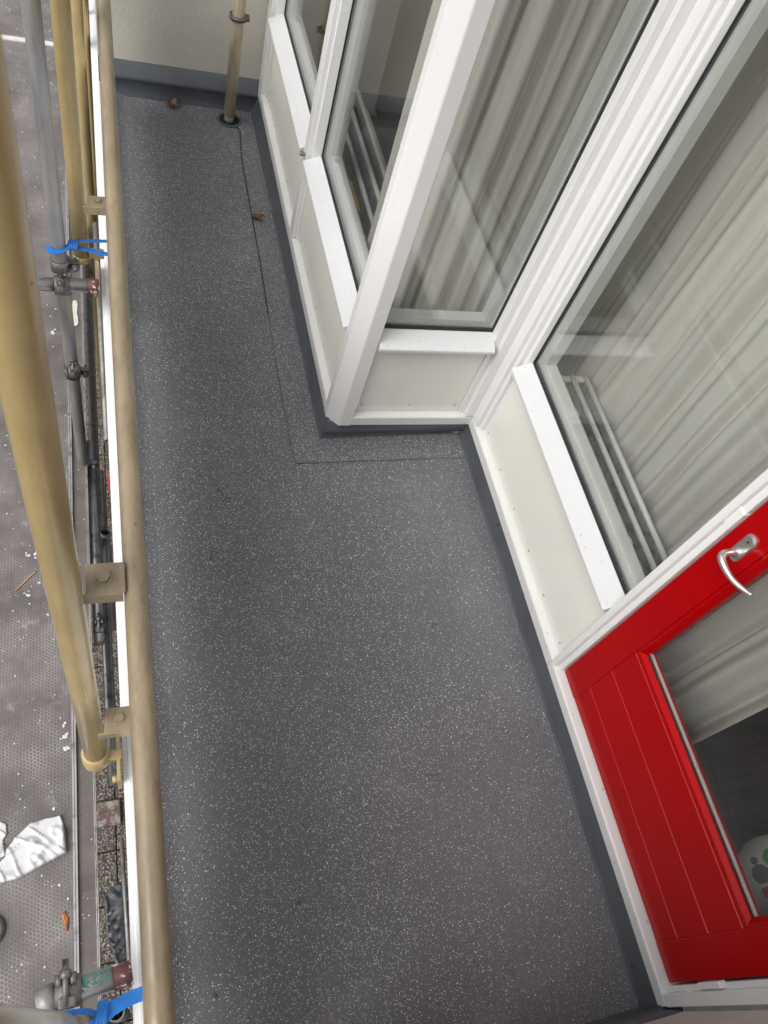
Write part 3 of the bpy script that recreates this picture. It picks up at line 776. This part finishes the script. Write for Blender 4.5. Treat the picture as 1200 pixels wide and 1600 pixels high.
def coupler(h, v, label, s=1.0, up=1, bolt_dir=(0, 1, 0)):
    """right-angle coupler: h = centre on the level tube (along X), v = (x, y) of the upright; saddles, flaps, T-bolts, nuts"""
    X, Y, Z = h; c = thing('scaffold_coupler', label, 'coupler', h, 'scaffold couplers')
    g = bmesh.new(); bm_hollow(g, (X - .026 * s, Y, Z), (X + .026 * s, Y, Z), .0315 * s, .0245 * s, 24); obj('saddle', g, 'coupler', c)
    if v:
        z0 = Z + up * .030; g = bmesh.new(); bm_hollow(g, (v[0], v[1], z0), (v[0], v[1], z0 + up * .046), .0315, .0245, 24); obj('saddle', g, 'coupler', c)
        obj('flap', box(v[0] + .024, v[0] + .062, v[1] - .010, v[1] + .010, min(z0, z0 + up * .046) + .008, max(z0, z0 + up * .046) - .008, .003, 2), 'coupler', c)
        obj('body', box(v[0] - .02, v[0] + .02, v[1] - .034, v[1] - .020, min(Z, z0 + up * .03), max(Z, z0 + up * .03), .003, 2), 'coupler', c)
        bo = obj('t_bolt', rod((v[0] + .048, v[1] - .034, z0 + up * .023), (v[0] + .048, v[1] + .030, z0 + up * .023), .006, 12), 'coupler', c)
        obj('nut', rod((v[0] + .048, v[1] - .026, z0 + up * .023), (v[0] + .048, v[1] - .011, z0 + up * .023), .0125, 6), 'coupler', bo)
    d = Vector(bolt_dir).normalized(); a = Vector((X - .004, Y, Z + .0315 * s + .006)) - d * .028 * s; b_ = a + d * .088 * s
    obj('flap', box(X - .018 * s, X + .016 * s, Y - .030 * s, Y - .010 * s, Z + .022 * s, Z + .040 * s, .004, 2), 'coupler', c)
    bo = obj('t_bolt', rod(a, b_, .0062 * s, 12), 'coupler', c)
    obj('nut', rod(a + d * .052 * s, a + d * .068 * s, .0118 * s, 6), 'coupler', bo)
    for q in (-1, 1): obj('lug', rod(Vector((X - .004 + q * .014 * s, Y + .012 * s, Z + .030 * s)), Vector((X - .004 + q * .014 * s, Y + .034 * s, Z + .030 * s)), .0075 * s, 12), 'coupler', c)
    return c
coupler((SX1 + .004, 2.224, .165), (SX1, SY1), 'dark coupler clamping the upper transom to the grey upright', bolt_dir=(0, -1, .3))
coupler((SX1 + .01, SY1 - .048, -.275), (SX1, SY1), 'small dark coupler lower down on the grey upright, beside the deck', s=.8, up=-1)
coupler((SX1 + .035, SY1 - .045, -1.02), (SX1, SY1), 'dark coupler where the shiny tube starts at the grey upright', s=.9)
coupler((-.154, .087, .165), None, 'coupler with a long bolt on the short green marked tube')
coupler((-.118, 1.44, -1.0), None, 'small coupler near the open end of the shiny tube', s=.95)
obj('tube_rim', (lambda g: (bm_hollow(g, (-.216, .0765, .165), (-.180, .083, .165), .0285, .0245, 28), g)[1])(bmesh.new()), 'galvmat', t2)

def stub(x, y, z, h, r, label):
    g = bmesh.new(); bm_hollow(g, (x, y, z - h), (x, y, z), r, r - .0045, 24)
    bm_tube(g, [(x, y, z - h), (x, y, z - h + .01)], r - .006, 16)
    o = obj('scaffold_stub', g, 'galvmat', loc=(x, y, z - h)); tag(o, label, 'scaffold tube', 'open tube ends between deck and balcony'); return o
stub(-.099, 2.187, -1.45, 1.2, TR, 'open upright tube end just above the larger bracket plate')
stub(-.122, 5.017, -1.45, 1.2, TR, 'small open upright tube end near the top, beside the second yellow post')
stub(-.082, .040, -.5, .9, TR, 'open tube end right of the blue strap at the bottom edge')
def ledger(a, b_, mat, label, r=TR):
    g = bmesh.new(); bm_hollow(g, a, b_, r, r - .004, 24)
    o = obj('scaffold_ledger', g, mat, loc=a); tag(o, label, 'scaffold tube', 'ledger tubes along the scaffold'); return o
ledger((-.121, 1.375, -1.0), (-.146, 2.42, -1.0), 'galv', 'shiny scaffold tube ending in an open mouth above the lower bracket')
ledger((-.096, .905, -1.5), (-.125, 2.6, -1.5), 'galv', 'thin shiny lower tube continuing below the first shiny tube')
ledger((-.040, .10, -.5), (-.052, .50, -.5), 'galvmat', 'thin grey bar running close along the white slab edge', .006)
ledger((-.078, 3.4, -.5), (-.055, 2.05, -.5), 'galvmat', 'grey tube running close beside the white slab edge', .0135)
ledger((-.185, 6.5, -1.32), (-.135, 2.2, -1.32), 'galvmat', 'dark grey tube under the deck edge, beside the gravel')

# decks: main hex film deck, narrow filler plank
DZ = -.95
dk = thing('scaffold_deck', 'wide scaffold deck of worn hexagon patterned board with aluminium edges', 'scaffold deck', (-.6, 1.5, DZ))
for ya, yb in ((-1.2, 5.775), (5.83, 9.0)):
    obj('deck_panel', box(-.95, -.2235, ya, yb, DZ - .012, DZ), 'hex', dk)
def xl(y): return -.222 - .0075 * (y - .2)
for (d, w_, h) in ((0, .0065, .004), (.0085, .0070, .007)):
    g = bmesh.new(); y0, y1 = -1.2, 9.0
    vs = []
    for yy in (y0, y1):
        x = xl(yy) + d; vs += [g.verts.new(p) for p in ((x, yy, DZ - .03), (x + w_, yy, DZ - .03), (x + w_, yy, DZ + h), (x, yy, DZ + h))]
    for f in ((0, 1, 5, 4), (1, 2, 6, 5), (2, 3, 7, 6), (3, 0, 4, 7)): g.faces.new([vs[i] for i in f])
    obj('edge_rail', g, 'alu', dk)
obj('cross_rail', box(-.95, -.215, 5.778, 5.828, DZ - .02, DZ + .010, .002), 'flake', dk)
pl = thing('scaffold_plank', 'narrow grey plank between the hexagon deck and the gravel strip', 'scaffold plank', (-.18, 1.5, DZ))
g = bmesh.new(); y0, y1 = -1.2, 7.0; vs = []
for yy in (y0, y1):
    vs += [g.verts.new(p) for p in ((xl(yy) + .017, yy, DZ - .03), (xl(yy) + .072, yy, DZ - .03), (xl(yy) + .072, yy, DZ - .004), (xl(yy) + .017, yy, DZ - .004))]
for f in ((0, 1, 5, 4), (1, 2, 6, 5), (2, 3, 7, 6), (3, 0, 4, 7)): g.faces.new([vs[i] for i in f])
obj('board', g, 'plank2', pl)
for d in (.0725, .0775):
    g = bmesh.new(); vs = []
    for yy in (y0, y1):
        vs += [g.verts.new(p) for p in ((xl(yy) + d, yy, DZ - .03), (xl(yy) + d + .0035, yy, DZ - .03), (xl(yy) + d + .0035, yy, DZ + .002), (xl(yy) + d, yy, DZ + .002))]
    for f in ((0, 1, 5, 4), (1, 2, 6, 5), (2, 3, 7, 6), (3, 0, 4, 7)): g.faces.new([vs[i] for i in f])
    obj('edge_rail', g, 'alu', pl)

# straps
def strap(path, w, label, twist=0, knot=None, mat='blue'):
    P = smoothpath(path, 2); bm = bmesh.new(); prev = None
    for i, p in enumerate(P):
        d = (P[min(i + 1, len(P) - 1)] - P[max(i - 1, 0)]).normalized()
        side = d.cross(Vector((0, 0, 1))).normalized()
        a = twist * i / len(P) + .35 * noise.noise(p * 12)
        sv = side * math.cos(a) + Vector((0, 0, 1)) * math.sin(a); nv = d.cross(sv)
        row = [bm.verts.new(p + sv * w * q + nv * h) for q, h in ((-1, -.0008), (1, -.0008), (1, .0008), (-1, .0008))]
        if prev:
            for k in range(4): bm.faces.new((prev[k], prev[(k + 1) % 4], row[(k + 1) % 4], row[k]))
        else: bm.faces.new(row)
        prev = row
    bm.faces.new(prev)
    return bm
b1 = thing('lashing_strap', 'blue webbing strap tied from the grey upright across the yellow post to the rail', 'strap', (-.1, 2.26, .3), 'blue lashing straps')
obj('webbing', strap([(-.206, 2.262, .30), (-.198, 2.238, .30), (-.175, 2.236, .30), (-.150, 2.256, .301), (-.128, 2.288, .304), (-.10, 2.296, .305), (-.06, 2.300, .304), (-.014, 2.306, .302)], .0105, '', .15), 'blue', b1)
obj('webbing', strap([(-.134, 2.268, .294), (-.10, 2.272, .293), (-.06, 2.262, .291), (-.012, 2.252, .289)], .0125, '', .2), 'blue', b1)
g = bmesh.new()
for q in range(4): bm_tube(g, [(-.140 + q * .0075, 2.256, .298), (-.139 + q * .0075, 2.277, .311), (-.138 + q * .0075, 2.300, .300)], .0048, 8)
obj('knot', g, 'blue', b1)
b2 = thing('lashing_strap', 'blue ribbed webbing strap with a loose knot at the bottom edge beside the rail', 'strap', (-.05, .04, .25), 'blue lashing straps')
obj('webbing', strap([(.0, .052, .245), (-.03, .048, .245), (-.065, .038, .246), (-.088, .022, .25)], .0135, '', .0), 'blue', b2)
obj('webbing', strap([(-.086, .022, .250), (-.105, .012, .256), (-.122, -.010, .25), (-.128, -.045, .235), (-.12, -.08, .22)], .012, '', .5), 'blue', b2)
obj('webbing', strap([(-.155, .047, .238), (-.12, .045, .240), (-.095, .034, .250), (-.085, .012, .258)], .0055, '', .8), 'blue', b2)
g = bmesh.new()
for q in range(3): bm_tube(g, smoothpath([(-.088 + q * .006, .052, .246), (-.092 + q * .006, .030, .262), (-.098 + q * .007, .005, .248)], 2), .0055, 8)
obj('knot', g, 'blue', b2)

# ------------------------------------------------------------------ things lying about
def cloth_piece(outline, z, label, h=.02, seed=0, name='rag', mat='whitecloth', cat='rag', res=.005):
    """solid crumpled piece from a closed outline"""
    bm = bmesh.new(); vs = [bm.verts.new((x, y, 0)) for x, y in outline]; f = bm.faces.new(vs)
    bmesh.ops.triangulate(bm, faces=[f])
    for _ in range(4): bmesh.ops.subdivide_edges(bm, edges=[e for e in bm.edges if e.calc_length() > res], cuts=1, use_grid_fill=False); bmesh.ops.triangulate(bm, faces=bm.faces)
    for v in bm.verts:
        edge = .12 if v.is_boundary else 1
        u_ = v.co.x * .75 + v.co.y * .66; w_ = -v.co.x * .66 + v.co.y * .75; q = Vector((u_ * 7, w_ * 30, seed)); r_ = 1.5 * max(0, 1 - 5 * abs(noise.noise(q * .8))) + 1.0 * max(0, 1 - 6 * abs(noise.noise(Vector((u_ * 20, w_ * 9, seed + 5))))) + .10 * noise.noise(q * 3)
        v.co.z = z + .002 + edge * h * (.2 + .6 * r_)
    for f in bm.faces: f.smooth = True
    o = obj(name, bm, mat, loc=(outline[0][0], outline[0][1], z)); tag(o, label, cat)
    s = o.modifiers.new('cloth_thickness', 'SOLIDIFY'); s.thickness = .002; s.offset = -1
    return o
cloth_piece([(-0.266, 0.694), (-.257, .665), (-0.252, 0.636), (-0.246, 0.566), (-0.281, 0.553), (-0.353, 0.525), (-0.405, 0.506), (-0.457, 0.503), (-0.515, 0.493), (-0.519, 0.571), (-0.459, 0.571), (-0.442, 0.585), (-0.441, 0.605), (-0.411, 0.645), (-0.367, 0.683), (-0.323, 0.691)], DZ, 'crumpled white cloth lying on the hexagon deck', .016, 3)
cloth_piece([(-0.526, 0.711), (-0.465, 0.706), (-0.446, 0.696), (-0.442, 0.661), (-0.454, 0.641), (-0.446, 0.589), (-0.46, 0.586), (-0.52, 0.592)], DZ, 'smaller torn white cloth at the left edge of the deck', .012, 8)
cloth_piece([(-.188, .60), (-.165, .64), (-.12, .66), (-.085, .64), (-.08, .30), (-.14, .27), (-.155, .36), (-.18, .42)], -2.70, 'dark grey plastic bag lying on the gravel tiles', .03, 5, 'plastic_bag', 'bag', 'bag', .012)
bpy.data.objects['plastic_bag'].location.z += .12
o = obj('wood_stick', box(-.003, .003, -.055, .055, 0, .004, .0005), 'wood', loc=(0, 0, 0)); o.location = (-.405, 1.665, DZ + .001); o.rotation_euler.z = R(-42)
tag(o, 'thin splinter of raw wood on the hexagon deck', 'stick')
o = cloth_piece([(-.262, .372), (-.250, .378), (-.240, .352), (-.240, .318), (-.248, .312), (-.252, .338)], DZ, 'orange dry leaf beside the aluminium deck edge', .006, 2, 'dry_leaf', 'leafo', 'leaf', .004)
g = bmesh.new(); bm_hollow(g, (-.492, .36, DZ + .001), (-.492, .36, DZ + .010), .055, .046, 40); o = obj('black_ring', g, 'dark', loc=(-.492, .36, DZ)); tag(o, 'black ring cut off by the left edge of the photo', 'ring')
g = bmesh.new(); bm_box(g, -.218, -.094, .982, 1.118, -2.705, -2.675, .004); 
o = obj('utility_cover', g, 'brownrust', loc=(-.15, 1.05, -2.7)); tag(o, 'small rusty metal cover set in the gravel tiles', 'cover')
# pale sole print on the plank
g = bmesh.new(); pts = [(0, .095), (.013, .085), (.017, .06), (.014, .03), (.013, .0), (.019, -.04), (.020, -.075), (.010, -.095), (-.012, -.095), (-.021, -.075), (-.018, -.03), (-.013, .01), (-.014, .05), (-.012, .085)]
vs = [g.verts.new((-.206 + x * .85, 3.245 + y, DZ + .0005)) for x, y in pts]; g.faces.new(vs); tag(obj('sole_print', g, 'flake', pl), kind='stuff')
# loose paint chips on the deck
g = bmesh.new()
def chip(x, y, z, s):
    n_ = random.randint(5, 7); a0 = random.random() * 6
    c = [g.verts.new((x + math.cos(a0 + 6.283 * k / n_) * s * random.uniform(.5, 1.2), y + math.sin(a0 + 6.283 * k / n_) * s * random.uniform(.4, 1.3), z + random.uniform(0, .002))) for k in range(n_)]
    g.faces.new(c)
for q in range(520):
    yy = random.uniform(-.1, 6.5); chip(random.uniform(-.75, -.24), yy, DZ + .0015, random.choice((.002, .003, .003, .004, .006)))
for q in range(90): 
    yy = random.uniform(-.1, 5.5); chip(xl(yy) + random.uniform(.02, .07), yy, DZ - .0025, random.choice((.0015, .002, .003)))
for x, y, s in ((-.36, 1.78, .018), (-.40, 1.79, .012), (-.40, 1.60, .012), (-.245, .98, .018), (-.252, .93, .014), (-.25, 1.03, .010), (-.3, 4.2, .03), (-.34, 4.3, .02), (-.31, 3.8, .02), (-.28, 3.6, .015), (-.35, 4.7, .03), (-.27, 5.0, .02), (-.37, 2.4, .03), (-.385, 2.33, .02), (-.3, 3.1, .02)):
    for q in range(3): chip(x + random.uniform(-s, s) * .7, y + random.uniform(-s, s), DZ + .002, s * random.uniform(.3, .8))
o = obj('paint_chips', g, 'flake', loc=(0, 0, 0)); tag(o, 'loose white paint chips scattered over the scaffold deck', 'debris', kind='stuff')

def leaf(x, y, z, s, label, seed):
    random.seed(seed); bm = bmesh.new()
    for k in range(4):
        a = random.uniform(0, 6.28); pts = []
        for t in (-1, -.5, 0, .5, 1):
            w_ = (1 - t * t) * .45 * s + .0006
            for q in (-1, 1): pts.append((t * s, q * w_, s * .55 * abs(t) * random.uniform(.5, 1) + .25 * s * random.random()))
        mt = Matrix.Translation((x + random.uniform(-.5, .5) * s, y + random.uniform(-.5, .5) * s, z + .002)) @ Matrix.Rotation(a, 4, 'Z') @ Matrix.Rotation(random.uniform(-.5, .5), 4, 'X')
        vs = [bm.verts.new(mt @ Vector(p)) for p in pts]
        for i in range(4): bm.faces.new((vs[2 * i], vs[2 * i + 1], vs[2 * i + 3], vs[2 * i + 2]))
    bm_tube(bm, [(x - s, y - s * .6, z + .002), (x, y, z + .006), (x + s * 1.3, y + s * .8, z + .01)], .001, 6)
    for v in bm.verts: v.co.z = max(v.co.z, z + .0005)
    o = obj('dead_leaf', bm, 'leaf', loc=(x, y, z)); s_ = o.modifiers.new('leaf_thickness', 'SOLIDIFY'); s_.thickness = .0006
    tag(o, label, 'leaf'); return o
leaf(.306, 3.660, .004, .032, 'crumpled brown leaf at the foot of the far end wall', 11)
leaf(.610, 2.885, .005, .026, 'shrivelled brown leaf on the floor seam below the bay window', 12)
random.seed(21)
g = bmesh.new()
for (x, y, s) in ((.24, 2.99, .007), (.17, 2.38, .006), (.255, 1.20, .008), (.49, .79, .006), (.48, .86, .004), (.30, .42, .006), (.38, .18, .009), (.155, .02, .008), (.13, .45, .005), (.62, .55, .004), (.44, 3.25, .006)):
    for q in range(3): bmesh.ops.create_icosphere(g, subdivisions=1, radius=s * random.uniform(.25, .55), matrix=Matrix.Translation((x + random.uniform(-s, s) * .6, y + random.uniform(-s, s) * .6, .003)) @ Matrix.Diagonal((1, 1.4, .4, 1)))
bm_tube(g, [(.80, .44, .004), (.835, .437, .006)], .0012, 6)
o = obj('floor_crumbs', g, 'leaf', loc=(0, 0, 0)); tag(o, 'dark crumbs and grit lying on the speckled balcony floor', 'debris', kind='stuff')
# tufts and grit on the ground between deck and balcony
g = bmesh.new()
for q in range(160):
    x = random.uniform(-.20, -.10); yy = 3.15 + random.gauss(0, .10); h = random.uniform(.02, .06)
    a = [g.verts.new((x, yy, -2.70)), g.verts.new((x + .004, yy, -2.70)), g.verts.new((x + random.uniform(-.02, .02), yy + random.uniform(-.03, .03), -2.70 + h))]; g.faces.new(a)
o = obj('weeds', g, 'grass', loc=(0, 0, 0)); tag(o, 'dry moss and weeds between the gravel tiles', 'weeds', kind='stuff')

o = obj('red_tag', box(-.0475, -.0435, 1.50, 1.56, -.05, -.02, .0005), 'redspot', loc=(-.0455, 1.53, -.03)); tag(o, 'tiny red plastic tag stuck to the white slab edge trim', 'tag')
